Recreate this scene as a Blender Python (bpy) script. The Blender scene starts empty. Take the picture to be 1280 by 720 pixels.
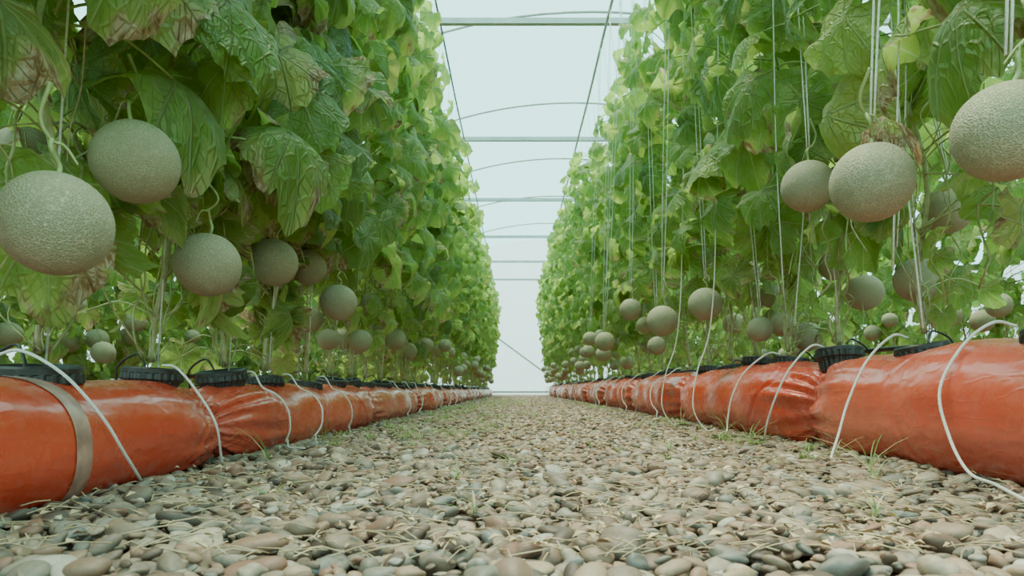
import bpy, bmesh, math, random
import numpy as np
from mathutils import Vector
random.seed(7); rng=np.random.default_rng(7)
scene=bpy.context.scene
COL=scene.collection
CAMH=0.2
# ------------------------------------------------------------------ helpers
def mk_mesh(name, V, faces, attrs=None, mat=None, smooth=True):
    V=np.asarray(V,dtype=np.float32).reshape(-1,3)
    me=bpy.data.meshes.new(name)
    me.vertices.add(len(V)); me.vertices.foreach_set('co',V.ravel())
    faces=[np.asarray(f,dtype=np.int32) for f in faces if len(f)]
    nl=sum(f.size for f in faces); nf=sum(len(f) for f in faces)
    me.loops.add(nl); me.loops.foreach_set('vertex_index',np.concatenate([f.ravel() for f in faces]))
    me.polygons.add(nf)
    tot=np.concatenate([np.full(len(f),f.shape[1],dtype=np.int32) for f in faces])
    st=np.concatenate([[0],np.cumsum(tot)[:-1]]).astype(np.int32)
    me.polygons.foreach_set('loop_start',st)
    me.polygons.foreach_set('use_smooth',np.full(nf,smooth,dtype=bool))
    if attrs:
        for k,a in attrs.items():
            a=np.asarray(a,dtype=np.float32)
            if a.ndim==1:
                at=me.attributes.new(k,'FLOAT','POINT'); at.data.foreach_set('value',a)
            else:
                at=me.attributes.new(k,'FLOAT_VECTOR','POINT'); at.data.foreach_set('vector',a.ravel())
    me.update(calc_edges=True); me.validate()
    if mat: me.materials.append(mat)
    return me
def add(name, data, loc=(0,0,0), parent=None, label=None, cat=None, group=None, kind=None, rot=None, scale=None):
    o=bpy.data.objects.new(name,data); COL.objects.link(o)
    o.location=loc
    if rot: o.rotation_euler=rot
    if scale is not None: o.scale=(scale,)*3 if isinstance(scale,(int,float)) else scale
    if parent: o.parent=parent
    if label: o['label']=label
    if cat: o['category']=cat
    if group: o['group']=group
    if kind: o['kind']=kind
    return o
def catmull(P,n=8):
    P=np.asarray(P,float); P=np.vstack([2*P[0]-P[1],P,2*P[-1]-P[-2]])
    out=[]
    for i in range(1,len(P)-2):
        for t in np.linspace(0,1,n,endpoint=False):
            a,b,c,d=P[i-1],P[i],P[i+1],P[i+2]
            out.append(.5*((2*b)+(-a+c)*t+(2*a-5*b+4*c-d)*t*t+(-a+3*b-3*c+d)*t**3))
    out.append(P[-2]); return np.array(out)
def tube(P,r,k=6):
    P=np.asarray(P,float); n=len(P)
    r=np.broadcast_to(np.asarray(r,float),(n,))
    T=np.gradient(P,axis=0); T/=np.linalg.norm(T,axis=1)[:,None]+1e-9
    u=np.array([0,0,1.]) if abs(T[0][2])<.9 else np.array([1.,0,0])
    V=np.zeros((n,k,3)); a=np.linspace(0,2*np.pi,k,endpoint=False)
    for i in range(n):
        u=u-T[i]*u.dot(T[i]); u/=np.linalg.norm(u)+1e-9
        w=np.cross(T[i],u)
        V[i]=P[i]+r[i]*(np.cos(a)[:,None]*u+np.sin(a)[:,None]*w)
    V=V.reshape(-1,3)
    i=np.arange(n-1)[:,None]*k; j=np.arange(k)[None]; j2=(j+1)%k
    F=np.stack([i+j,i+j2,i+k+j2,i+k+j],-1).reshape(-1,4)
    V=np.vstack([V,P[0],P[-1]]); c0=n*k; c1=c0+1
    jj=np.arange(k); jj2=(jj+1)%k
    F3=np.vstack([np.stack([jj2,jj,np.full(k,c0)],1),np.stack([(n-1)*k+jj,(n-1)*k+jj2,np.full(k,c1)],1)])
    return V,F,F3
class Acc:
    def __init__(s): s.V=[];s.F4=[];s.F3=[];s.n=0;s.A={}
    def add(s,V,F4=None,F3=None,**at):
        s.V.append(V)
        if F4 is not None and len(F4): s.F4.append(np.asarray(F4)+s.n)
        if F3 is not None and len(F3): s.F3.append(np.asarray(F3)+s.n)
        for k,a in at.items():
            a=np.asarray(a,float)
            if a.ndim==0: a=np.full(len(V),float(a))
            s.A.setdefault(k,[]).append(a)
        s.n+=len(V)
    def mesh(s,name,mat,smooth=True):
        fs=[]
        if s.F4: fs.append(np.vstack(s.F4))
        if s.F3: fs.append(np.vstack(s.F3))
        return mk_mesh(name,np.vstack(s.V),fs,{k:np.concatenate(a) for k,a in s.A.items()},mat,smooth)
def lathe(prof,k=40,rib=0,ribamp=0,ribrange=(0,0)):
    V=[];n=len(prof);a=np.linspace(0,2*np.pi,k,endpoint=False)
    for i,(r,z) in enumerate(prof):
        rr=np.full(k,r)
        if rib and ribrange[0]<=i<=ribrange[1]: rr=rr+ribamp*((np.arange(k)//2)%2)
        V.append(np.stack([rr*np.cos(a),rr*np.sin(a),np.full(k,z)],1))
    V=np.vstack(V)
    i=np.arange(n-1)[:,None]*k; j=np.arange(k)[None]; j2=(j+1)%k
    return V,np.stack([i+j,i+j2,i+k+j2,i+k+j],-1).reshape(-1,4)
# ------------------------------------------------------------------ node helpers
def newmat(name):
    m=bpy.data.materials.new(name); m.use_nodes=True; nt=m.node_tree; nt.nodes.clear()
    out=nt.nodes.new('ShaderNodeOutputMaterial'); return m,nt,out
def N(nt,t,**kw):
    n=nt.nodes.new(t)
    for k,v in kw.items():
        if k in n.inputs: n.inputs[k].default_value=v
        else: setattr(n,k,v)
    return n
def L(nt,a,b): nt.links.new(a,b)
def ramp(nt,fac,stops,interp='LINEAR'):
    r=nt.nodes.new('ShaderNodeValToRGB'); cr=r.color_ramp; cr.interpolation=interp
    while len(cr.elements)<len(stops): cr.elements.new(.5)
    for e,(p,c) in zip(cr.elements,stops):
        e.position=p; e.color=(*c,1) if len(c)==3 else c
    if fac is not None: L(nt,fac,r.inputs[0])
    return r.outputs[0]
def math_(nt,op,a,b=None,clamp=False):
    n=nt.nodes.new('ShaderNodeMath'); n.operation=op; n.use_clamp=clamp
    for i,v in enumerate((a,b)):
        if v is None: continue
        if isinstance(v,(int,float)): n.inputs[i].default_value=v
        else: L(nt,v,n.inputs[i])
    return n.outputs[0]
def mixc(nt,f,a,b,mode='MIX'):
    n=nt.nodes.new('ShaderNodeMix'); n.data_type='RGBA'; n.blend_type=mode
    for s,v in ((n.inputs[0],f),(n.inputs[6],a),(n.inputs[7],b)):
        if isinstance(v,(int,float)): s.default_value=v
        elif isinstance(v,tuple): s.default_value=(*v,1)
        else: L(nt,v,s)
    return n.outputs[2]
def attr(nt,name,o='Fac'):
    a=nt.nodes.new('ShaderNodeAttribute'); a.attribute_name=name; return a.outputs[o]
def noise(nt,scale,detail=3,vec=None,rough=.5,o=0):
    n=N(nt,'ShaderNodeTexNoise'); n.inputs['Scale'].default_value=scale; n.inputs['Detail'].default_value=detail; n.inputs['Roughness'].default_value=rough
    if vec is not None: L(nt,vec,n.inputs['Vector'])
    return n.outputs[o]
def bump(nt,h,s,d):
    b=nt.nodes.new('ShaderNodeBump'); b.inputs['Strength'].default_value=s; b.inputs['Distance'].default_value=d; L(nt,h,b.inputs['Height']); return b.outputs[0]
def princ(nt,out,col,rough=.5,normal=None,spec=None,metal=0):
    p=nt.nodes.new('ShaderNodeBsdfPrincipled')
    if isinstance(col,tuple): p.inputs['Base Color'].default_value=(*col,1)
    else: L(nt,col,p.inputs['Base Color'])
    if isinstance(rough,(int,float)): p.inputs['Roughness'].default_value=rough
    else: L(nt,rough,p.inputs['Roughness'])
    p.inputs['Metallic'].default_value=metal
    if spec is not None: p.inputs['Specular IOR Level'].default_value=spec
    if normal is not None: L(nt,normal,p.inputs['Normal'])
    if out is not None: L(nt,p.outputs[0],out.inputs[0])
    return p
def texco(nt,o='Object'): return nt.nodes.new('ShaderNodeTexCoord').outputs[o]
# ------------------------------------------------------------------ materials
def simple(name,col,rough=.5,metal=0,nscale=40,var=.2,bs=.0):
    m,nt,out=newmat(name); c=texco(nt)
    n=noise(nt,nscale,3,c)
    d=tuple(x*(1-var) for x in col); e=tuple(min(1,x*(1+var)) for x in col)
    cc=ramp(nt,n,[(.3,d),(.7,e)])
    princ(nt,out,cc,rough,bump(nt,n,bs,.01) if bs else None,metal=metal); return m
M_rope=simple('rope_white',(.78,.75,.68),.8,nscale=300,var=.15,bs=.4)
M_string=simple('string_white',(.68,.69,.60),.8,nscale=200)
M_metal=simple('galvanised_steel',(.46,.46,.43),.5,metal=.3,nscale=6,var=.12)
M_dark=simple('dark_cable',(.12,.13,.12),.5)
def blackmat():
    m,nt,out=newmat('black_plastic'); c=texco(nt)
    n=noise(nt,45,5,c,.7)
    col=ramp(nt,n,[(.35,(.014,.014,.014)),(.62,(.035,.032,.028)),(.8,(.17,.13,.09))])
    princ(nt,out,col,.45,bump(nt,n,.2,.004)); return m
M_black=blackmat()
M_soil=simple('coco_soil',(.11,.07,.04),.95,nscale=90,var=.6,bs=.8)
M_tape=simple('silver_tape',(.46,.25,.20),.35,nscale=30,var=.35)
M_straw=simple('dry_straw',(.50,.37,.22),.8,nscale=20,var=.4)
def leafmat():
    m,nt,out=newmat('melon_leaf')
    sep=nt.nodes.new('ShaderNodeSeparateXYZ'); L(nt,attr(nt,'leafco','Vector'),sep.inputs[0])
    x,y,r=sep.outputs
    rnd=attr(nt,'rnd'); dry=attr(nt,'dry')
    ang=math_(nt,'ARCTAN2',x,y)
    k=math_(nt,'DIVIDE',ang,.70)
    kk=math_(nt,'ABSOLUTE',math_(nt,'SUBTRACT',k,math_(nt,'ROUND',k)))
    dist=math_(nt,'MULTIPLY',math_(nt,'MULTIPLY',kk,.70),r)
    vein=math_(nt,'SUBTRACT',1,math_(nt,'DIVIDE',dist,.028),True)
    sv=math_(nt,'ADD',math_(nt,'MULTIPLY',r,8),math_(nt,'MULTIPLY',kk,-6))
    sv=math_(nt,'ABSOLUTE',math_(nt,'SUBTRACT',math_(nt,'FRACT',sv),.5))
    sv=math_(nt,'MULTIPLY',math_(nt,'SUBTRACT',1,math_(nt,'MULTIPLY',sv,10),True),math_(nt,'MULTIPLY',r,.8,True))
    cmb=nt.nodes.new('ShaderNodeCombineXYZ'); L(nt,x,cmb.inputs[0]); L(nt,y,cmb.inputs[1]); L(nt,math_(nt,'MULTIPLY',rnd,30),cmb.inputs[2])
    vo=N(nt,'ShaderNodeTexVoronoi',feature='DISTANCE_TO_EDGE'); vo.inputs['Scale'].default_value=10; L(nt,cmb.outputs[0],vo.inputs['Vector'])
    fine=math_(nt,'SUBTRACT',1,math_(nt,'MULTIPLY',vo.outputs['Distance'],8),True)
    fine=math_(nt,'MAXIMUM',math_(nt,'MULTIPLY',fine,.6),sv)
    n1=noise(nt,2.6,4,cmb.outputs[0],.6); n2=noise(nt,14,3,cmb.outputs[0],.6)
    g=ramp(nt,rnd,[(0,(.065,.155,.026)),(.35,(.135,.265,.042)),(.7,(.25,.41,.07)),(.9,(.42,.53,.115)),(1,(.62,.60,.19))])
    g=mixc(nt,math_(nt,'MULTIPLY',n1,.32),g,(.05,.115,.02))
    g=mixc(nt,math_(nt,'MULTIPLY',fine,.35),g,(.38,.50,.19))
    g=mixc(nt,math_(nt,'MULTIPLY',vein,.8),g,(.55,.64,.34))
    edge=math_(nt,'ADD',math_(nt,'MULTIPLY',r,.85),math_(nt,'MULTIPLY',math_(nt,'SUBTRACT',n1,.5),2.2))
    e2=math_(nt,'ADD',edge,dry)
    yv=math_(nt,'MULTIPLY',math_(nt,'SUBTRACT',e2,1.0),2.5,True); bv=math_(nt,'MULTIPLY',math_(nt,'SUBTRACT',e2,1.30),6,True)
    g=mixc(nt,math_(nt,'MULTIPLY',yv,.7),g,(.54,.54,.20))
    brc=ramp(nt,n2,[(.35,(.26,.13,.055)),(.5,(.48,.32,.17)),(.68,(.68,.58,.42))])
    g=mixc(nt,bv,g,brc)
    dust=math_(nt,'MULTIPLY',math_(nt,'SUBTRACT',noise(nt,6,6,cmb.outputs[0],.75),.46),1.5,True)
    g=mixc(nt,dust,g,(.58,.63,.46))
    h=math_(nt,'ADD',math_(nt,'MULTIPLY',fine,-.9),math_(nt,'ADD',math_(nt,'MULTIPLY',vein,-1.1),math_(nt,'ADD',n2,math_(nt,'MULTIPLY',n1,1.5))))
    b=bump(nt,h,.95,.009)
    p=princ(nt,None,g,.42,b,.45)
    t=nt.nodes.new('ShaderNodeBsdfTranslucent')
    tc=mixc(nt,.5,g,(.66,.90,.16)); tc=mixc(nt,math_(nt,'MULTIPLY',vein,.5),tc,(.78,.90,.42)); tc=mixc(nt,bv,tc,brc); L(nt,tc,t.inputs[0])
    mx=nt.nodes.new('ShaderNodeMixShader'); mx.inputs[0].default_value=.52
    L(nt,p.outputs[0],mx.inputs[1]); L(nt,t.outputs[0],mx.inputs[2]); L(nt,mx.outputs[0],out.inputs[0])
    return m
M_leaf=leafmat()
def stemmat():
    m,nt,out=newmat('vine_stem'); c=texco(nt); d=attr(nt,'dry')
    n=noise(nt,40,3,c)
    g=ramp(nt,n,[(.3,(.20,.31,.08)),(.7,(.38,.48,.18))]); b=ramp(nt,n,[(.3,(.26,.18,.10)),(.7,(.52,.42,.26))])
    princ(nt,out,mixc(nt,d,g,b),.6,bump(nt,n,.3,.003)); return m
M_stem=stemmat()
def melonmat():
    m,nt,out=newmat('netted_melon_rind'); c=texco(nt)
    oi=nt.nodes.new('ShaderNodeObjectInfo')
    w=noise(nt,50,2,c,o=1)
    mv=nt.nodes.new('ShaderNodeVectorMath'); mv.operation='MULTIPLY_ADD'; L(nt,w,mv.inputs[0]); mv.inputs[1].default_value=(.009,)*3; L(nt,c,mv.inputs[2])
    vo=N(nt,'ShaderNodeTexVoronoi',feature='DISTANCE_TO_EDGE'); vo.inputs['Scale'].default_value=215; L(nt,mv.outputs[0],vo.inputs['Vector'])
    net=math_(nt,'SUBTRACT',1,math_(nt,'MULTIPLY',vo.outputs['Distance'],4.4),True)
    n=noise(nt,9,3,c)
    base=ramp(nt,n,[(.3,(.255,.255,.135)),(.7,(.33,.305,.175))])
    col=mixc(nt,math_(nt,'MULTIPLY',net,.75),base,(.54,.47,.32))
    col=mixc(nt,math_(nt,'MULTIPLY',oi.outputs['Random'],.35),col,(.35,.37,.185))
    princ(nt,out,col,.58,bump(nt,net,.8,.0018),.35); return m
M_melon=melonmat()
def bagmat():
    m,nt,out=newmat('orange_plastic_film'); c=texco(nt); e=attr(nt,'endf')
    oi=nt.nodes.new('ShaderNodeObjectInfo')
    mp=nt.nodes.new('ShaderNodeMapping'); mp.inputs['Scale'].default_value=(1,.35,1); L(nt,c,mp.inputs[0])
    n=noise(nt,5,4,mp.outputs[0],.5); n2=noise(nt,28,5,c,.65); n3=noise(nt,3,3,c)
    col=ramp(nt,n,[(.3,(.54,.040,.018)),(.55,(.68,.066,.026)),(.75,(.75,.11,.052))])
    pk=math_(nt,'MULTIPLY',math_(nt,'SUBTRACT',oi.outputs['Random'],.45),math_(nt,'MULTIPLY',n,1.2),True)
    col=mixc(nt,math_(nt,'MULTIPLY',pk,.8),col,(.82,.33,.25))
    col=mixc(nt,math_(nt,'MULTIPLY',e,math_(nt,'MULTIPLY',n2,.5)),col,(.84,.34,.25))
    dirt=math_(nt,'MULTIPLY',math_(nt,'SUBTRACT',n2,.54),2.6,True)
    col=mixc(nt,math_(nt,'MULTIPLY',dirt,.40),col,(.48,.24,.15))
    rg=ramp(nt,n2,[(.3,(.18,)*3),(.7,(.34,)*3)])
    mp2=nt.nodes.new('ShaderNodeMapping'); mp2.inputs['Scale'].default_value=(1,.3,1); mp2.inputs['Rotation'].default_value=(.3,0,0); L(nt,c,mp2.inputs[0])
    wv=noise(nt,6,3,mp2.outputs[0],.45)
    fo=None
    for sc,rt,w in ((7,(.5,0,0),1),(12,(-.35,.2,0),.8),(22,(.1,.4,0),.6)):
        mp3=nt.nodes.new('ShaderNodeMapping'); mp3.inputs['Scale'].default_value=(1,.3,1); mp3.inputs['Rotation'].default_value=rt; L(nt,c,mp3.inputs[0])
        f=math_(nt,'ABSOLUTE',math_(nt,'SUBTRACT',noise(nt,sc,2,mp3.outputs[0],.5),.5))
        f=math_(nt,'MULTIPLY',math_(nt,'SUBTRACT',1,math_(nt,'MULTIPLY',f,18),True),w)
        fo=f if fo is None else math_(nt,'ADD',fo,f)
    amt=math_(nt,'ADD',math_(nt,'MULTIPLY',math_(nt,'SUBTRACT',n3,.2,True),.75),math_(nt,'MULTIPLY',e,1.0))
    h=math_(nt,'ADD',wv,math_(nt,'MULTIPLY',math_(nt,'MULTIPLY',fo,amt),.13))
    p=princ(nt,out,col,rg,bump(nt,h,.6,.035),.75)
    return m
M_bag=bagmat()
def pebmat():
    m,nt,out=newmat('river_pebble'); r=attr(nt,'rnd')
    g=nt.nodes.new('ShaderNodeNewGeometry')
    col=ramp(nt,r,[(0,(.055,.040,.032)),(.12,(.16,.09,.06)),(.25,(.30,.19,.12)),(.38,(.16,.12,.088)),(.50,(.38,.26,.165)),(.62,(.27,.125,.08)),(.72,(.17,.15,.115)),(.82,(.44,.33,.235)),(.91,(.115,.12,.108)),(1,(.60,.51,.41))])
    n=noise(nt,35,5,g.outputs['Position'],.65); n2=noise(nt,180,2,g.outputs['Position'])
    col=mixc(nt,math_(nt,'MULTIPLY',n,.22),col,(.27,.19,.13),'MIX')
    col=mixc(nt,math_(nt,'MULTIPLY',math_(nt,'SUBTRACT',n2,.45),1.0,True),col,(.09,.06,.045))
    princ(nt,out,col,.55,bump(nt,math_(nt,'ADD',n,n2),.3,.002),.4); return m
M_peb=pebmat()
def groundmat():
    m,nt,out=newmat('gravel_ground'); c=texco(nt)
    vo=N(nt,'ShaderNodeTexVoronoi'); vo.inputs['Scale'].default_value=24; L(nt,c,vo.inputs['Vector'])
    sp=nt.nodes.new('ShaderNodeSeparateColor'); L(nt,vo.outputs['Color'],sp.inputs[0])
    col=ramp(nt,sp.outputs[0],[(0,(.14,.09,.06)),(.4,(.24,.17,.11)),(.8,(.30,.21,.14)),(1,(.15,.12,.08))])
    d=math_(nt,'MULTIPLY',vo.outputs['Distance'],1.2,True)
    col=mixc(nt,d,col,(.05,.032,.018))
    princ(nt,out,col,.9,bump(nt,math_(nt,'SUBTRACT',1,d),.6,.02)); return m
M_ground=groundmat()
def grassmat():
    m,nt,out=newmat('grass_blade'); r=attr(nt,'rnd')
    col=ramp(nt,r,[(0,(.13,.24,.05)),(.5,(.24,.36,.10)),(.75,(.42,.42,.2)),(1,(.58,.49,.3))])
    p=princ(nt,None,col,.6); t=nt.nodes.new('ShaderNodeBsdfTranslucent'); L(nt,col,t.inputs[0])
    mx=nt.nodes.new('ShaderNodeMixShader'); mx.inputs[0].default_value=.35
    L(nt,p.outputs[0],mx.inputs[1]); L(nt,t.outputs[0],mx.inputs[2]); L(nt,mx.outputs[0],out.inputs[0]); return m
M_grass=grassmat()
def filmmat(name,trans,col,tcol=(1,1,1)):
    m,nt,out=newmat(name); n=noise(nt,.8,3,texco(nt))
    c=ramp(nt,n,[(.3,tuple(x*.95 for x in col)),(.7,col)])
    d=nt.nodes.new('ShaderNodeBsdfDiffuse'); L(nt,c,d.inputs[0])
    t=nt.nodes.new('ShaderNodeBsdfTranslucent'); L(nt,c,t.inputs[0])
    mx=nt.nodes.new('ShaderNodeMixShader'); mx.inputs[0].default_value=.6
    L(nt,d.outputs[0],mx.inputs[1]); L(nt,t.outputs[0],mx.inputs[2])
    tr=nt.nodes.new('ShaderNodeBsdfTransparent'); tr.inputs[0].default_value=(*tcol,1)
    m2=nt.nodes.new('ShaderNodeMixShader'); m2.inputs[0].default_value=trans
    L(nt,mx.outputs[0],m2.inputs[1]); L(nt,tr.outputs[0],m2.inputs[2]); L(nt,m2.outputs[0],out.inputs[0]); return m
M_roof=filmmat('roof_film',.90,(.42,.80,.74),(.87,1,.97))
M_wall=filmmat('wall_film',.42,(.96,.94,.90),(1,.95,.93))
# ------------------------------------------------------------------ structure
XC,A,B,SPR=1.0,5.0,3.4,1.8
Y0,Y1=-3.0,24.0
me=mk_mesh('floor',[(-14,-6,-.012),(16,-6,-.012),(16,34,-.012),(-14,34,-.012)],[[(0,1,2,3)]],None,M_ground)
add('floor',me,label='ground covered in compacted brown gravel',kind='structure')
th=np.linspace(0,np.pi,41)
arch=np.stack([XC+A*np.cos(th),SPR+B*np.sin(th)],1)
V=[];ys=np.linspace(Y0,Y1,10)
for y in ys: V+= [(a[0],y,a[1]) for a in arch]
n=41; F=[(i*n+j,i*n+j+1,(i+1)*n+j+1,(i+1)*n+j) for i in range(9) for j in range(n-1)]
add('ceiling',mk_mesh('ceiling',V,[F],None,M_roof),label='arched translucent plastic film greenhouse roof',kind='structure')
for nm,x in (('wall_left',XC-A),('wall_right',XC+A)):
    add(nm,mk_mesh(nm,[(x,Y0,0),(x,Y1,0),(x,Y1,SPR),(x,Y0,SPR)],[[(0,1,2,3)]],None,M_wall),label='white translucent film side wall',kind='structure')
V=[(XC,Y1,SPR)]+[(a[0],Y1,a[1]) for a in arch]+[(XC-A,Y1,0),(XC+A,Y1,0)]
F=[(0,i+1,i+2) for i in range(40)]+[(0,41,42),(0,42,43),(0,43,1)]
add('wall_end',mk_mesh('wall_end',V,[F],None,M_wall,False),label='white plastic film gable wall at the end of the aisle',kind='structure')
def boxbar(p,q,w,h):
    p=Vector(p);q=Vector(q);d=(q-p).normalized()
    up=Vector((0,0,1)) if abs(d.z)<.9 else Vector((0,1,0))
    s=d.cross(up).normalized(); u=s.cross(d)
    V=[]
    for c in (p,q):
        for a,b in ((-1,-1),(1,-1),(1,1),(-1,1)): V.append(tuple(c+s*a*w/2+u*b*h/2))
    F=[(0,1,2,3),(7,6,5,4)]+[(i,i+4,(i+1)%4+4,(i+1)%4) for i in range(4)]
    return np.array(V),F
xr=A*math.sqrt(1-((3.47-SPR)/B)**2)-.12
for k in range(-1,6):
    y=6.4+3*k
    a=Acc(); V,F=boxbar((XC-xr,y,3.47),(XC+xr,y,3.47),.05,.05); a.add(V,F)
    o=add('tie_bar',a.mesh('tie_bar',M_metal,False),label='galvanised steel horizontal tie bar under the roof arch',cat='metal bar',group='roof tie bars')
    P=[(XC+(A-.04)*math.cos(t),y+.05,SPR+(B-.04)*math.sin(t)) for t in np.linspace(0,np.pi,49)]
    P=[(XC+A-.04,y+.05,0)]+P+[(XC-A+.04,y+.05,0)]
    V,F4,F3=tube(P,.018,8)
    add('roof_arch',mk_mesh('roof_arch',V,[F4,F3],None,M_metal),label='thin galvanised steel tube arch carrying the roof film',cat='roof arch',group='roof arches')
V,F=boxbar((XC-A,Y1-.05,.12),(XC+A,Y1-.05,.12),.05,.06); add('base_rail',mk_mesh('base_rail',V,[F],None,M_metal,False),label='steel base rail of the end wall',cat='metal bar')
V,F=boxbar((-1.2,Y1-.06,2.35),(1.85,Y1-.06,.10),.03,.05); add('diagonal_brace',mk_mesh('diagonal_brace',V,[F],None,M_metal,False),label='diagonal steel brace on the white end wall',cat='metal bar')
for x in (-1.2,2.6):
    V,F=boxbar((x,Y1-.05,0),(x,Y1-.05,4.6),.04,.04); add('gable_post',mk_mesh('gable_post',V,[F],None,M_metal,False),label='upright steel post of the gable wall',cat='metal post',group='gable posts')
for x,r,mt,lb in ((-.67,.009,M_dark,'thin dark trellis wire stretched along the crop row'),(.80,.013,M_metal,'thick grey trellis cable stretched along the crop row'),(-2.75,.008,M_metal,'grey trellis cable stretched over the neighbouring crop row'),(2.95,.008,M_metal,'grey trellis cable stretched over the neighbouring crop row')):
    V,F4,F3=tube([(x,yy,3.44-.02*math.sin((yy-.4)/3*math.pi)**2) for yy in np.linspace(Y0,Y1,55)],r,8)
    add('trellis_wire',mk_mesh('trellis_wire',V,[F4,F3],None,mt),label=lb,cat='wire')
# ------------------------------------------------------------------ grow bags
NS,NT=240,80
def bagmesh(Ln,rx,H,seed):
    R=np.random.default_rng(seed); ns,nt_=NS,NT
    s=np.linspace(0,1,ns); y=s*Ln
    th=np.linspace(0,2*np.pi,nt_,endpoint=False)
    S,T=np.meshgrid(y,th,indexing='ij')
    d=np.minimum(S,Ln-S)
    c,si=np.cos(T),np.sin(T)
    rad=1.04-.50*np.exp(-d/.040)-.22*np.exp(-(d/.18)**1.3)+.03*np.sin(S*13+R.uniform(0,6))*np.clip(d/.2,0,1)
    for i in range(6):
        kx=R.integers(1,4);ky=R.uniform(4,14);rad+=.009*np.sin(kx*T+ky*S+R.uniform(0,6))
    wr=np.exp(-d/.17)
    for i in range(10):
        kx=R.integers(7,24); rad+=.028*wr*np.sin(kx*T+R.uniform(-9,9)*S+R.uniform(0,6))
    for i in range(28):
        y0=R.choice([R.uniform(0,.35),R.uniform(Ln-.35,Ln),R.uniform(0,Ln)]);t0=R.uniform(0,2*np.pi);sl=R.uniform(-.28,.28)
        dt=np.angle(np.exp(1j*(T-t0))); q=(S-y0-sl*dt)
        rad-=R.uniform(.010,.034)*np.exp(-(q/.010)**2)*np.exp(-(dt/R.uniform(.3,.8))**2)
        rad+=.011*np.exp(-((q-.022)/.014)**2)*np.exp(-(dt/.6)**2)
    ex=.82
    X=rx*rad*np.sign(c)*np.abs(c)**ex; Z=np.sign(si)*np.abs(si)**ex*H/2*rad
    Z=np.where(Z<-.38*H,-.38*H+(Z+.38*H)*.3,Z)
    Z=Z+.38*H+.3*.12*H
    X+=.012*np.sin(S*3+R.uniform(0,6))
    V=np.stack([X,S,np.maximum(Z,0.0)*(1/(.88+.036))],-1).reshape(-1,3)
    i=np.arange(ns-1)[:,None]*nt_; j=np.arange(nt_)[None]; j2=(j+1)%nt_
    F=np.stack([i+j,i+j2,i+nt_+j2,i+nt_+j],-1).reshape(-1,4)
    e=np.exp(-d/.09).reshape(-1)
    V=np.vstack([V,(0,0.01,H*.5),(0,Ln-.01,H*.5)]); e=np.append(e,[1,1]); c0=ns*nt_
    jj=np.arange(nt_); jj2=(jj+1)%nt_
    F3=np.vstack([np.stack([jj2,jj,np.full(nt_,c0)],1),np.stack([(ns-1)*nt_+jj,(ns-1)*nt_+jj2,np.full(nt_,c0+1)],1)])
    return mk_mesh('grow_bag',V,[F,F3],{'endf':e},M_bag),V
XL,XR=-.885,1.150; RXL,RXR=.142,.188; HL,HR=.216,.305
LB,RB=1.93,1.92
bl=[bagmesh(LB,RXL,HL,10+i) for i in range(4)]; br=[bagmesh(RB,RXR,HR,30+i) for i in range(4)]
def bagrow(x,meshes,ystart,Ln,count,lab):
    objs=[]
    for i in range(count):
        mi=(i*3+int(abs(x)*2))%4
        o=add('grow_bag',meshes[mi][0],(x+random.uniform(-.018,.018),ystart+i*(Ln-.016),0),label=lab,cat='grow bag',group='orange grow bags')
        objs.append((o,meshes[mi][1]))
    return objs
bagsL=bagrow(XL,bl,1.96-LB*2+.03,LB,13,'glossy orange-red plastic grow bag lying along the gravel path')
bagrow(XR,br,2.45-RB*2+.03,RB,12,'plump orange-red plastic grow bag lying along the gravel path')
bagrow(XL-2.0,bl,.2,LB,11,'orange plastic grow bag in the neighbouring row')
bagrow(XR+2.0,br,.3,RB,11,'orange plastic grow bag in the neighbouring row')
o,BV=bagsL[1]
g=BV[:NS*NT].reshape(NS,NT,3)
i0=int((1.21-o.location.y)/LB*(NS-1)); i1=int((1.26-o.location.y)/LB*(NS-1))
r0=g[i0:i1+1].copy(); cen=np.array([0,0,HL*.5]); dv=r0-cen; dv[...,1]=0; dv/=np.linalg.norm(dv,axis=-1,keepdims=True)
r0=r0+dv*.0018; r0[...,2]=np.maximum(r0[...,2],.001)
nr=len(r0); F=[(i*NT+j,i*NT+(j+1)%NT,(i+1)*NT+(j+1)%NT,(i+1)*NT+j) for i in range(nr-1) for j in range(NT)]
add('tape_band',mk_mesh('tape_band',r0.reshape(-1,3),[F],None,M_tape),tuple(o.location),label='silver-grey tape band wrapped around an orange grow bag',cat='tape')
# ------------------------------------------------------------------ pots
prof=[(.0,.0),(.055,.0),(.058,.006),(.063,.040),(.066,.042),(.066,.046),(.073,.048),(.075,.052),(.073,.066),(.075,.068),(.075,.078),(.071,.082),(.064,.082),(.061,.077),(.059,.060)]
V,F=lathe(prof,96,1,.0032,(2,8)); potme=mk_mesh('plant_pot',V,[F],None,M_black,False)
V,F=lathe([(.061,.062),(.05,.070),(.03,.066),(.012,.072),(.0,.072)],32)
V[:,2]+=rng.uniform(-.003,.003,len(V)); soilme=mk_mesh('soil',V,[F],None,M_soil)
def dripme(side):
    P=catmull([(side*.13,.06,.026),(side*.12,.05,.085),(side*.06,.03,.118),(side*.03,.01,.095),(side*.02,0,.066)],6)
    V,F4,F3=tube(P,.0034,6); return mk_mesh('drip_tube',V,[F4,F3],None,M_black)
dm={-1:dripme(-1),1:dripme(1)}
rows=[('L',XL,-.76,HL,.42,.43,-1,True),('R',XR,.99,HR,.59,.47,1,True),('OL',XL-2.0,-2.75,HL,1.0,.42,-1,False),('OR',XR+2.0,2.95,HR,1.1,.44,1,False)]
plants=[]
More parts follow.
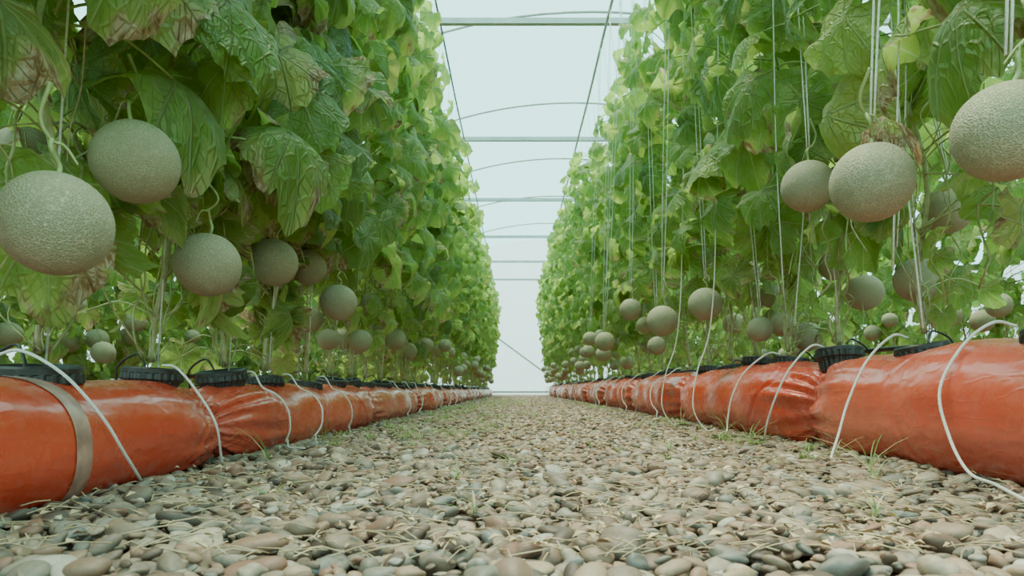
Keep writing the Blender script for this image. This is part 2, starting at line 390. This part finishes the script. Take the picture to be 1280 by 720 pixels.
for rn,x,xw,H,ys_,dy,side,main in rows:
    y=ys_
    while y<22.2:
        px=x+random.uniform(-.025,.025); py=y+random.uniform(-.06,.06)
        o=add('plant_pot',potme,(px,py,H-.046+random.uniform(-.014,.010)),rot=(random.uniform(-.18,.18),random.uniform(-.16,.16),0),scale=random.uniform(.90,1.06),label='round black ribbed plastic pot set into the orange grow bag' ,cat='plant pot',group='black pots on the grow bags')
        add('soil',soilme,parent=o)
        if main: add('drip_tube',dm[side],parent=o)
        plants.append((rn,px,py,xw,H,side,main)); y+=dy
    V,F4,F3=tube(catmull([(x+side*.115+.012*math.sin(yy*2.3),yy,H+.014+.020*math.sin(yy*3.1)) for yy in np.arange(.2,22.5,.35)],4),.008,8)
    add('irrigation_hose',mk_mesh('irrigation_hose',V,[F4,F3],None,M_black),label='black irrigation hose running along the top of the grow bags',cat='hose')
# ------------------------------------------------------------------ melons
ML=[(-.639,1.0,.430,.146),(-.739,1.4,.642,.160),(-.749,1.75,.503,.155),(-.774,2.3,.606,.154),(-.838,2.9,.693,.148),(-.728,2.95,.557,.150),(-1.017,4.2,.494,.12),(-1.02,1.5,.68,.135),
 (-.82,4.9,.54,.15),(-.84,5.6,.5,.14),(-.79,6.3,.585,.14),(-.84,4.1,.68,.13),(-.80,3.7,.45,.12),(-.86,3.3,.43,.10),
 (.7175,1.05,.576,.147),(.717,1.45,.617,.161),(.9125,2.25,.835,.16),(1.32,2.2,.75,.147),(1.283,2.3,.55,.143),(1.257,2.6,.55,.133),
 (.92,3.5,.616,.163),(.752,3.7,.553,.16),(.779,4.9,.744,.15),(.666,5.4,.56,.15),(1.30,4.3,.595,.13),(1.3,4.0,.85,.13),(1.22,3.3,.50,.11),(1.28,2.9,.70,.12),(1.05,3.1,.46,.11),(.70,6.8,.68,.14),(.74,6.1,.50,.13),(.90,4.6,.48,.12),(1.0,5.6,.70,.13),
 (-2.75,3.9,.50,.14),(-2.8,5.2,.58,.14),(-2.7,4.4,.72,.14),(2.75,4.1,.68,.14),(2.85,4.4,.62,.14),(2.8,4.8,.80,.14),(2.8,6.6,.68,.15)]
near=33
for side,xc in ((-1,-.74),(1,.86)):
    y=6.9 if side<0 else 7.6
    while y<21.5:
        for k in range(random.choice((1,1,2))):
            ML.append((xc+random.uniform(-.10,.10) ,y+random.uniform(-.22,.22),random.uniform(.42,.85),random.uniform(.12,.15)))
        y+=.5
    for k in range(10): ML.append((XL-.02+random.uniform(-.1,.05) if side<0 else XR+random.uniform(-.05,.15),random.uniform(3,9),random.uniform(.42,.8),random.uniform(.10,.14)))
for k in range(22):
    ML.append((-2.72+random.uniform(-.2,.2),random.uniform(2.8,12),random.uniform(.42,.85),random.uniform(.11,.15)))
    ML.append((2.85+random.uniform(-.2,.2),random.uniform(4,13),random.uniform(.42,.85),random.uniform(.11,.15)))
def melonmesh(seed):
    k,n=48,30; V=[]
    for i in range(1,n):
        ph=np.pi*i/n
        for j in range(k):
            t=2*np.pi*j/k; r=.5*(1+.012*math.sin(2*t+seed)+.008*math.sin(3*t+2*ph+seed))
            V.append((r*math.sin(ph)*math.cos(t),r*math.sin(ph)*math.sin(t),-.5*math.cos(ph)*(.97+.02*math.sin(seed))-.015*math.exp(-((math.pi-ph)/.2)**2)))
    V+= [(0,0,-.485),(0,0,.462)]
    F=[(i*k+j,i*k+(j+1)%k,(i+1)*k+(j+1)%k,(i+1)*k+j) for i in range(n-2) for j in range(k)]
    b=(n-1)*k; F3=[((j+1)%k,j,b) for j in range(k)]+[((n-2)*k+j,(n-2)*k+(j+1)%k,b+1) for j in range(k)]
    V=np.array(V)*.16
    return mk_mesh('melon',V,[F,F3],None,M_melon)
mm=[melonmesh(i) for i in range(5)]
def peduncle(seed):
    R=np.random.default_rng(seed); a=Acc(); j=lambda s:R.uniform(-s,s)
    top=(j(.02),j(.02),.135)
    V,F4,F3=tube(catmull([(0,0,.073),(j(.006),j(.006),.092),(j(.012),j(.012),.115),top]),.0038,7); a.add(V,F4,F3,dry=.15)
    V,F4,F3=tube(catmull([(top[0]-.035,top[1]+j(.02),.100),(top[0]-.018,top[1],.128),top,(top[0]+.015,top[1]+j(.02),.165),(top[0]+j(.03),top[1]+j(.03),.215)]),np.linspace(.0016,.0036,33)[:33],6); a.add(V,F4,F3,dry=.2)
    return a.mesh('melon_stem',M_stem)
tst=[peduncle(i) for i in range(5)]
for i,(x,y,h,d) in enumerate(ML):
    lab='ripe netted melon with beige-green rind hanging from the vine' if d>.14 else 'smaller netted melon hanging low among the vine stems'
    o=add('melon',mm[i%5],(x,y,h),rot=(random.uniform(-.15,.15),random.uniform(-.15,.15),random.uniform(0,6)),scale=d/.16,label=lab,cat='melon',group='hanging melons')
    add('melon_stem',tst[i%5],parent=o)
for (x,y,h,d) in ML[:near]:
    if abs(x)>1.5 or x<0: continue
    xw=.80
    a=Acc()
    for off in (-.012,.014):
        P=catmull([(x+off*.3,y,h+d*.76),(x+(xw-x)*.3+off,y+off,h+(3.44-h)*.3),(xw+off*.3,y+off*.4,3.44)],8)
        V,F4,F3=tube(P,.0024 if y<2.6 else .0019,5); a.add(V,F4,F3)
    add('melon_string',a.mesh('melon_string',M_string),label='doubled white string holding a melon from the trellis wire',cat='string',group='melon strings')
# ------------------------------------------------------------------ leaves
def leaf_template(seed):
    R=np.random.default_rng(seed); S,RG=60,8
    ph=np.linspace(-np.pi,np.pi,S,endpoint=False)+np.pi/S
    teeth=.018*((np.arange(S)%3)==0)
    rim=.5*(1+.035*np.cos(5*ph)+.02*np.cos(ph)+.02*np.sin(11*ph+R.uniform(0,6))+teeth*2-.02+.012*R.normal(size=S))
    rim*=np.where(np.abs(ph)>2.65,1-.78*((np.abs(ph)-2.65)/(np.pi-2.65))**.8,1)
    V=[(0,0,0)];C=[(0,0,0)]
    crisp=seed%3==0
    dr=R.uniform(.25,1.1); fold=R.uniform(-.15,.28); p1,p2,p3=R.uniform(0,6,3); w1=R.uniform(.05,.12); w2=R.uniform(.028,.058)*(1.7 if crisp else 1)
    curl=R.uniform(-.1,.6)+(.4 if crisp else 0); tw=R.uniform(-.6,.6)
    for g in range(1,RG+1):
        f=g/RG
        for k in range(S):
            r=rim[k]*f; x=r*math.sin(ph[k]); y=r*math.cos(ph[k])
            z=-dr*r*r*1.3+fold*abs(x)*.8-curl*max(0,y)**2*1.6+tw*x*y
            z+=w1*f*f*math.sin(3*ph[k]+p1)+w2*f**2.5*math.sin(7*ph[k]+p2)+.034*f*abs(math.sin(ph[k]/.70*math.pi))-.019*f
            z+=.018*math.sin(10*x/.5+p3)*math.sin(9*y/.5+p1)*f
            z+=.009*R.normal()*f**3
            V.append((x*(1-.14*f*f*dr),y*(1-.12*f*max(0,curl))+.035,z)); C.append((x,y,r*2))
    F3=[(0,1+k,1+(k+1)%S) for k in range(S)]
    F4=[(1+(g-1)*S+k,1+g*S+k,1+g*S+(k+1)%S,1+(g-1)*S+(k+1)%S) for g in range(1,RG) for k in range(S)]
    return np.array(V),np.array(F4),np.array(F3),np.array(C)
LT=[leaf_template(100+i) for i in range(24)]
def nrm(v): return v/(np.linalg.norm(v)+1e-9)
def foliage(R,lean,H,side,nleaf,hmin,dryness,reject=None,top=2.45,smin=.12,smax=.25,nlow=14,stemr=.0070,nv=7):
    fa=Acc(); sa=Acc(); inner=-side
    hh=np.linspace(.03,top,26); ph0=R.uniform(0,6)
    ax=lambda h: lean*min(1,(h/2.4))
    P=np.array([(ax(h)+.026*math.sin(h*9+ph0)*min(1,h*3),.026*math.cos(h*9+ph0)*min(1,h*3),h) for h in hh])
    P=catmull(P,3); V,F4,F3=tube(P,np.linspace(stemr,.0042,len(P)),7)
    sa.add(V,F4,F3,dry=np.clip(.8-V[:,2]*.9,0.1,1))
    for k in range(nv):
        p=np.array([R.uniform(-.02,.02),R.uniform(-.02,.02),.035]); Q=[p.copy()]
        if k%3==1:
            h=R.uniform(.35,.7); p=np.array([ax(h)+inner*R.uniform(-.1,.08),R.uniform(-.22,.22),h]); Q=[np.array([ax(h+.08),0,h+.08]),p.copy()]
            for s_ in range(R.integers(3,6)): p=p+np.array([R.normal()*.018,R.normal()*.03,-R.uniform(.03,.09)]); p[2]=max(p[2],.05); Q.append(p.copy())
        else:
            d0=R.uniform(-1,1)
            for s_ in range(R.integers(5,11)):
                p=p+np.array([R.normal()*.025,d0*.025+R.normal()*.03,R.uniform(.03,.10)]); p[0]=np.clip(p[0],-.12,.12); p[1]=np.clip(p[1],-.22,.22); Q.append(p.copy())
        V,F4,F3=tube(catmull(Q,4),R.uniform(.0013,.0028),5); sa.add(V,F4,F3,dry=np.full(len(V),R.uniform(.0,.9)))
    def put(base,nn,td,size,g,dr,zs=1,xs=1):
        ss=np.cross(td,nn); V0,F4,F3,C=LT[R.integers(len(LT))]
        V=base+size*(V0[:,:1]*ss*xs+V0[:,1:2]*td+V0[:,2:3]*nn*zs)
        fa.add(V,F4,F3,rnd=g,dry=dr,leafco=C)
    for k in range(nleaf):
        u=(k+R.uniform(0,1))/nleaf
        h=hmin+(top-hmin)*u**.92
        low=h<.62
        sx=inner if R.random()<(.56 if not low else .38) else -inner
        reach=R.uniform(.03,.25)*(1 if not low else .6)
        dyy=R.uniform(-.25,.25)
        bx=ax(h)+sx*reach; base=np.array([bx,dyy,h+R.normal()*.02])
        size=(smin+(smax-smin)*R.beta(2.2,1.5))*(1-.25*max(0,(h-1.9)))*(.85 if low else 1)
        nn=nrm(np.array([sx*R.uniform(.25,1.0),R.normal()*.55-.22+dyy,R.uniform(-.1,.8)]))
        td=np.array([sx*.25+R.normal()*.35,R.normal()*.5+dyy,-.9]); td=nrm(td-nn*td.dot(nn))
        if reject and reject(base+td*size*.25,size): continue
        dr=min(.58,dryness*R.random()**1.7*(1.2 if h<1.1 else .75))
        g=np.clip(R.normal(.40+.14*(h-1),.26),0,1)
        put(base,nn,td,size,g,dr)
        h0=max(.06,h-R.uniform(-.03,.12)); s0=np.array([ax(h0),0,h0])
        Q=catmull([s0,(s0+base)/2+np.array([0,0,.035]),base],4)
        V,F4,F3=tube(Q,.0032,5); sa.add(V,F4,F3,dry=np.full(len(V),.05 if not low else .4))
    for k in range(nlow):
        h=R.uniform(.06,.75)
        base=np.array([ax(h)-inner*R.uniform(-.02,.22),R.uniform(-.23,.23),h]); nn=nrm(np.array([inner*R.uniform(.1,1),-.3+R.normal()*.6,R.uniform(0,.6)])); td=nrm(np.array([0,0,-1.])-nn*-nn[2])
        sz=R.uniform(.06,.13)
        if reject and reject(base,sz): continue
        put(base,nn,td,sz,R.uniform(.2,.9),R.uniform(0,.6))
        s0=np.array([ax(h),0,h*.9]); V,F4,F3=tube(catmull([s0,(s0+base)/2+np.array([0,0,.03]),base],4),.0022,5); sa.add(V,F4,F3,dry=np.full(len(V),.4))
    return fa.mesh('foliage',M_leaf),sa.mesh('vine_stem',M_stem)
near_mel=[m for m in ML[:near]]
def make_reject(px,py,H):
    def rj(p,size):
        w=p+np.array([px,py,H])
        if w[1]<.3: return True
        if abs(w[0])<.38: return True
        u=w[0]/w[1]; v=(w[2]-CAMH)/w[1]
        for (x,y,h,d) in near_mel:
            if w[1]<y+.04:
                du=u-x/y; dv=v-(h-CAMH)/y
                if math.hypot(du,dv)<d*.42/y+size*(.24 if y<5 else .14)/w[1]: return True
            if abs(x-w[0])<.09 and abs(y-w[1])<.09 and abs(h-w[2])<.10: return True
        return False
    return rj
shared={}
for side,xb,xw,H,key in ((-1,XL,-.76,HL,'L'),(1,XR,.99,HR,'R'),(1,XR,.84,HR,'RF')):
    shared[key]=[foliage(np.random.default_rng(500+i+side*50),xw-xb,H,side,74 if side<0 else 66,.28 if side<0 else .32,.9 if side<0 else .7,smax=.26) for i in range(7)]
for side,key in ((-1,'OL'),(1,'OR')):
    shared[key]=[foliage(np.random.default_rng(700+i+side*50),.0,HL,side,104 if side<0 else 84,.02,.5,nlow=26 if side<0 else 20) for i in range(4)]
cnt={}; nearR=None
for (rn,px,py,xw,H,side,main) in plants:
    lab='tall melon vine with large green leaves' + (' and browned dry edges' if side<0 else ' trained up a white string')
    p=add('melon_plant',None,(px,py,H+.02),label=lab,cat='melon plant',group='rows of melon plants'); p.empty_display_size=.05
    if rn=='R' and nearR is None and py>1.35: nearR=(p,px,py,H+.02)
    if main and py<6.9:
        nearest=py<3.2
        f,s=foliage(np.random.default_rng(int(900+py*100+side*7)),xw-px,H,side,(96 if nearest else 82) if side<0 else (60 if nearest else 66),.24 if side<0 else .32,1.0 if side<0 else .7,make_reject(px,py,H),smin=.15 if nearest else .13,smax=.36 if nearest else .28,stemr=.0078,nv=11,nlow=16)
        sc=1
    else:
        key='RF' if (rn=='R' and py>7.5) else rn
        c=cnt.get(key,0); cnt[key]=c+random.choice((1,2,3)); f,s=shared[key][c%len(shared[key])]; sc=random.uniform(.92,1.06)*(1.04 if key=='RF' else 1)
    fo=add('foliage',f,parent=p,scale=(1,random.choice((1,-1))*sc,sc) if sc!=1 else None)
    so=add('vine_stem',s,parent=p,scale=tuple(fo.scale) if sc!=1 else None)
    if main:
        xs=-.67 if side<0 else .80
        P=[(px+.01,py+.01,H+.03),(px+(xs-px)*.5+.01,py,H+.02+(3.44-H)*.5),(xs,py,3.44)]
        V,F4,F3=tube(catmull(P,5),.0022,5)
        add('support_string',mk_mesh('support_string',V,[F4,F3],None,M_string),label='white trellis string running from pot to overhead wire',cat='string',group='trellis strings')
if nearR:
    a=Acc()
    c0=np.array([.735,1.44,.735])-np.array(nearR[1:])
    V0,F4,F3,C=LT[3]; Z=V0.copy(); Z[:,2]=Z[:,2]*1.6+.10*np.sin(V0[:,0]*14)*np.abs(V0[:,1])*2
    nn=nrm(np.array([-.3,-.5,.8])); td=nrm(np.array([.5,-.1,-.2])); td=nrm(td-nn*td.dot(nn)); ss=np.cross(td,nn)
    V=c0+.12*(Z[:,:1]*ss+Z[:,1:2]*td+Z[:,2:3]*nn); a.add(V,F4,F3,rnd=.5,dry=1.0,leafco=C)
    add('withered_leaf',a.mesh('withered_leaf',M_leaf),parent=nearR[0],label='crumpled dry brown leaf')
for i in range(6):
    y=random.uniform(1.3,3.4); x=random.uniform(.85,1.10); h=random.uniform(.35,.6)
    P=[(.80,y,3.44),(x-.04,y+random.uniform(-.04,.04),2.0),(x,y+random.uniform(-.05,.05),1.1),(x+random.uniform(-.03,.05),y+random.uniform(-.05,.05),h)]
    V,F4,F3=tube(catmull(P,7),.0024,5)
    add('support_string',mk_mesh('support_string',V,[F4,F3],None,M_string),label='slack white string dangling between the vines',cat='string',group='trellis strings')
# ------------------------------------------------------------------ white ropes over bags
LR='white cord looped over the orange bag down to the gravel'
custom=[[(1.14,1.64,.345),(1.08,1.63,.352),(1.0,1.61,.30),(.93,1.58,.20),(.915,1.52,.10),(.905,1.44,.035),(.89,1.34,.024),(.84,1.22,.024),(.80,1.12,.024)],
 [(1.10,2.02,.345),(1.05,2.01,.350),(.97,1.99,.28),(.905,1.96,.17),(.86,1.92,.08),(.825,1.88,.03),(.81,1.85,.022)],
 [(1.08,2.50,.345),(1.02,2.49,.350),(.945,2.49,.27),(.90,2.50,.17),(.885,2.54,.08),(.89,2.58,.03),(.89,2.61,.022)],
 [(1.09,2.97,.345),(1.04,2.98,.348),(.95,3.0,.27),(.90,3.0,.17),(.88,2.99,.08),(.87,2.97,.03),(.85,2.93,.022)],
 [(-.93,1.29,.262),(-.87,1.27,.268),(-.79,1.26,.225),(-.735,1.28,.15),(-.722,1.33,.08),(-.73,1.39,.035),(-.74,1.42,.022)],
 [(-.84,1.71,.258),(-.80,1.70,.250),(-.745,1.69,.19),(-.705,1.69,.12),(-.71,1.73,.05),(-.715,1.75,.022)]]
for c in custom:
    V,F4,F3=tube(catmull(c,7),.0034 if c[0][0]>0 else .0030,8)
    add('tie_rope',mk_mesh('tie_rope',V,[F4,F3],None,M_rope),label=LR,cat='rope',group='white tie cords')
for (rn,px,py,xw,H,side,main) in plants:
    if not main or (rn=='R' and py<3.2) or (rn=='L' and py<1.85): continue
    s=-side; rx=RXL if rn=='L' else RXR
    R=random.Random(int(py*1000)+side)
    if py>2.5 and R.random()<.38: continue
    dyv=-R.uniform(-.18,.45) if rn=='R' else R.uniform(-.30,.26)
    e=R.uniform(.015,.10) if rn=='R' else R.uniform(.008,.06)
    P=[(px+s*.055,py+.02,H+.038),(px+s*.085,py+.015,H+.034)]
    for t in np.linspace(.0,1,7)[1:]:
        an=math.radians(70-98*t)
        P.append((px+s*((rx*1.06+.006)*abs(math.cos(an))**.82+e*math.sin(t*2.0)),py+dyv*t**1.3*.9,H*.5+(H*.5+.012)*math.copysign(abs(math.sin(an))**.82,math.sin(an))))
    xe=P[-1][0]; P.append((xe+s*.004,py+dyv*.97,.045)); P.append((xe+s*.008,py+dyv*1.0,.022))
    if R.random()<.5: P.append((xe+s*R.uniform(.02,.09),py+dyv*1.02-R.uniform(.01,.06),.024))
    V,F4,F3=tube(catmull(P,5),.0031 if rn=='R' else .0028,8)
    add('tie_rope',mk_mesh('tie_rope',V,[F4,F3],None,M_rope),label=LR,cat='rope',group='white tie cords')
for x,y in ((.93,3.35),(.90,3.9)):
    V,F4,F3=tube(catmull([(.80,y,3.44),(x,y,2.2),(x,y,1.0),(x-.03,y-.02,.5),(x-.10,y-.05,.28),(x-.13,y-.1,.12),(x-.09,y-.14,.026),(x-.06,y-.2,.024)],8),.0030,7)
    add('hanging_cord',mk_mesh('hanging_cord',V,[F4,F3],None,M_rope),label='long white cord hanging from the trellis wire to the gravel',cat='rope',group='hanging cords')
# ------------------------------------------------------------------ pebbles
def ico(n):
    bm=bmesh.new(); bmesh.ops.create_icosphere(bm,subdivisions=n,radius=1)
    V=np.array([v.co[:] for v in bm.verts]); F=np.array([[v.index for v in f.verts] for f in bm.faces]); bm.free(); return V,F
ICO={1:ico(1),2:ico(2),3:ico(3)}
def pebble_verts(n,P):
    V,F=ICO[n]; k=len(P); D=rng.normal(size=(k,4,3)); phs=rng.uniform(0,6,(k,4))
    r=1+ .15*np.sin(np.einsum('vd,kjd->kvj',V,D)*1.7+phs[:,None,:]).sum(-1)/1.4
    W=V[None]*r[...,None]*P[:,None,3:6]
    tx=rng.normal(size=k)*.27; ty=rng.normal(size=k)*.27
    x,y,z=W[...,0],W[...,1],W[...,2]
    z1=z*np.cos(tx)[:,None]+y*np.sin(tx)[:,None]; y1=y*np.cos(tx)[:,None]-z*np.sin(tx)[:,None]
    x2=x*np.cos(ty)[:,None]+z1*np.sin(ty)[:,None]; z2=z1*np.cos(ty)[:,None]-x*np.sin(ty)[:,None]
    cy,sy=np.cos(P[:,6])[:,None],np.sin(P[:,6])[:,None]
    return np.stack([x2*cy-y1*sy,x2*sy+y1*cy,z2],-1)
def field(y0,y1,sp,smin,smax,zo):
    xs=np.arange(-1.0,1.25,sp); ys_=np.arange(y0,y1,sp)
    X,Y=np.meshgrid(xs,ys_); k=X.size
    X=X.ravel()+rng.uniform(-.5,.5,k)*sp; Y=Y.ravel()+rng.uniform(-.5,.5,k)*sp
    a=smin+(smax-smin)*rng.beta(1.3,3.6,k); b=a*rng.uniform(.52,.88,k); c=a*rng.uniform(.28,.56,k)
    z=c*.18+rng.uniform(0,1,k)**2*.013+zo
    return np.stack([X,Y,z,a,b,c,rng.uniform(0,6.28,k)],1)
nearP=np.vstack([field(.55,3.0,.030,.011,.040,.0),field(.55,3.0,.025,.006,.015,.002)])
midP=np.vstack([field(3.0,7.5,.040,.014,.036,.0),field(3,7.5,.042,.009,.02,.004)])
farP=field(7.5,22.8,.056,.021,.042,.0)
app=nearP[:,3]/nearP[:,1]; inview=(np.abs(nearP[:,0])<nearP[:,1]*.70)&(nearP[:,1]>.74)&(nearP[:,0]>-.74)&(nearP[:,0]<.95)&(nearP[:,2]+nearP[:,5]>.013)
score=np.where(inview,app,-1); order=np.argsort(-score); top=order[:300]; rest=order[300:]
T=nearP[top]; W=pebble_verts(3,T); F=ICO[3][1]; rn_=rng.random(300)
for i in range(300):
    me=mk_mesh('pebble',W[i],[F],{'rnd':np.full(len(W[i]),rn_[i])},M_peb)
    r=rn_[i]; tone='dark brown' if r<.19 else 'tan' if r<.32 else 'brown' if r<.44 else 'beige' if r<.56 else 'reddish brown' if r<.67 else 'olive grey' if r<.77 else 'pale beige' if r<.87 else 'slate grey' if r<.95 else 'cream'
    add('pebble',me,tuple(T[i,:3]),label='smooth rounded %s river pebble lying on the gravel path'%tone,cat='pebble',group='pebbles on the path')
a=Acc()
for n,P in ((3,nearP[rest]),(2,midP),(1,farP)):
    V=pebble_verts(n,P)+P[:,None,:3]; nv=V.shape[1]; k=len(P)
    F=(ICO[n][1][None]+ (np.arange(k)*nv)[:,None,None]).reshape(-1,3)
    a.add(V.reshape(-1,3),None,F,rnd=np.repeat(rng.random(k),nv))
add('gravel',a.mesh('gravel',M_peb),label='bed of rounded tan and beige river pebbles covering the path',cat='gravel',kind='stuff')
a=Acc()
for i in range(4200):
    y=.8+9*random.random()**1.6; x=random.uniform(-.75,.95); az=random.uniform(0,3.14); ln=random.uniform(.006,.045); z=random.uniform(.014,.028)
    if random.random()<.7:
        P=[(x-math.cos(az)*ln,y-math.sin(az)*ln,z),(x+random.uniform(-.004,.004),y,z+.004),(x+math.cos(az)*ln,y+math.sin(az)*ln,z+random.uniform(-.006,.006))]
        V,F4,F3=tube(P,.0009,4); a.add(V,F4,F3)
    else:
        q=random.uniform(.005,.012); u=np.array([math.cos(az),math.sin(az),random.uniform(-.3,.3)])*q; v=np.array([-math.sin(az),math.cos(az),random.uniform(-.3,.3)])*q*.6; c=np.array([x,y,z+.004])
        V=np.array([c-u,c-v+[0,0,.003],c+u,c+v+[0,0,.004]]); a.add(V,np.array([[0,1,2,3]]))
add('straw_litter',a.mesh('straw_litter',M_straw),label='scattered dry straw and leaf crumbs between the pebbles',cat='straw',kind='stuff')
# ------------------------------------------------------------------ grass
def tuft(seed,n,hh,sp=.009):
    R=np.random.default_rng(seed); a=Acc()
    for k in range(n):
        az=R.uniform(0,6.28); h=hh*R.uniform(.4,1.1); ln=R.uniform(.3,3.4)*h; b=R.normal(size=2)*sp
        t=np.linspace(0,1,7); C=np.stack([b[0]+math.cos(az)*ln*t**1.4,b[1]+math.sin(az)*ln*t**1.4,h*(t-.6*t**3)],1)
        w=.0013*(1-t**2)+.0003; s=np.array([-math.sin(az),math.cos(az),0])
        V=np.stack([C-s*w[:,None],C+s*w[:,None]],1).reshape(-1,3)
        F=[(2*i,2*i+1,2*i+3,2*i+2) for i in range(6)]
        a.add(V,F,None,rnd=float(R.random()**1.1))
    return a.mesh('grass_tuft',M_grass)
tf=[tuft(i,random.randint(14,32),random.choice((.035,.05,.07))) for i in range(14)]; tall=[tuft(50+i,6,.2,.004) for i in range(3)]
wisp=[tuft(80+i,8,random.choice((.03,.045,.06)),.003) for i in range(4)]
patches=[(random.gauss(-.27,.22),2.0+11*random.random()**1.1) for _ in range(42)]
for i in range(292):
    q=random.random(); me_=random.choice(tf)
    if q<.70:
        cx,cy=random.choice(patches); x=cx+random.gauss(0,.10); y=cy+random.gauss(0,.28)
    elif q<.86: y=.95+4*random.random(); x=random.uniform(-.5,.8); me_=random.choice(wisp)
    else: y=1.6+9*random.random(); x=.90-random.random()*.16
    x=max(x,-.73); x=min(x,.92); y=max(y,.95)
    if y<1.6: me_=random.choice(wisp)
    add('grass_tuft',me_,(x,y,.014),rot=(0,0,random.uniform(0,6)),label='thin green grass tuft sprouting through the pebbles',cat='grass',group='grass tufts')
for x,y in ((.86,1.75),(.88,2.0),(.84,2.6),(-.66,1.9),(-.7,2.6),(.9,3.1),(.88,3.8),(.75,1.5)):
    add('grass_tuft',random.choice(tall),(x,y,.012),rot=(0,0,random.uniform(0,6)),label='tall sparse green weed growing on the gravel path',cat='grass',group='grass tufts')
# ------------------------------------------------------------------ light, world, camera
w=bpy.data.worlds.new('sky'); scene.world=w; w.use_nodes=True; nt=w.node_tree; nt.nodes.clear()
bg=nt.nodes.new('ShaderNodeBackground'); bg.inputs[0].default_value=(.51,.93,.90,1); bg.inputs[1].default_value=3.3
wo=nt.nodes.new('ShaderNodeOutputWorld'); L(nt,bg.outputs[0],wo.inputs[0])
sl=bpy.data.lights.new('sun','SUN'); sl.energy=9.5; sl.angle=math.radians(35); sl.color=(1,.82,.62)
so=bpy.data.objects.new('sun',sl); COL.objects.link(so); so.rotation_euler=(math.radians(-14),math.radians(-6),0); so.location=(0,0,6)
cd=bpy.data.cameras.new('camera'); cam=bpy.data.objects.new('camera',cd); COL.objects.link(cam); scene.camera=cam
cd.lens=36*900/1280; cd.sensor_width=36; cd.shift_x=-5/1280; cd.shift_y=127/1280; cd.clip_start=.01
cd.dof.use_dof=True; cd.dof.focus_distance=2.0; cd.dof.aperture_fstop=10.0
cam.location=(0,0,CAMH); cam.rotation_euler=(math.radians(90),0,0)
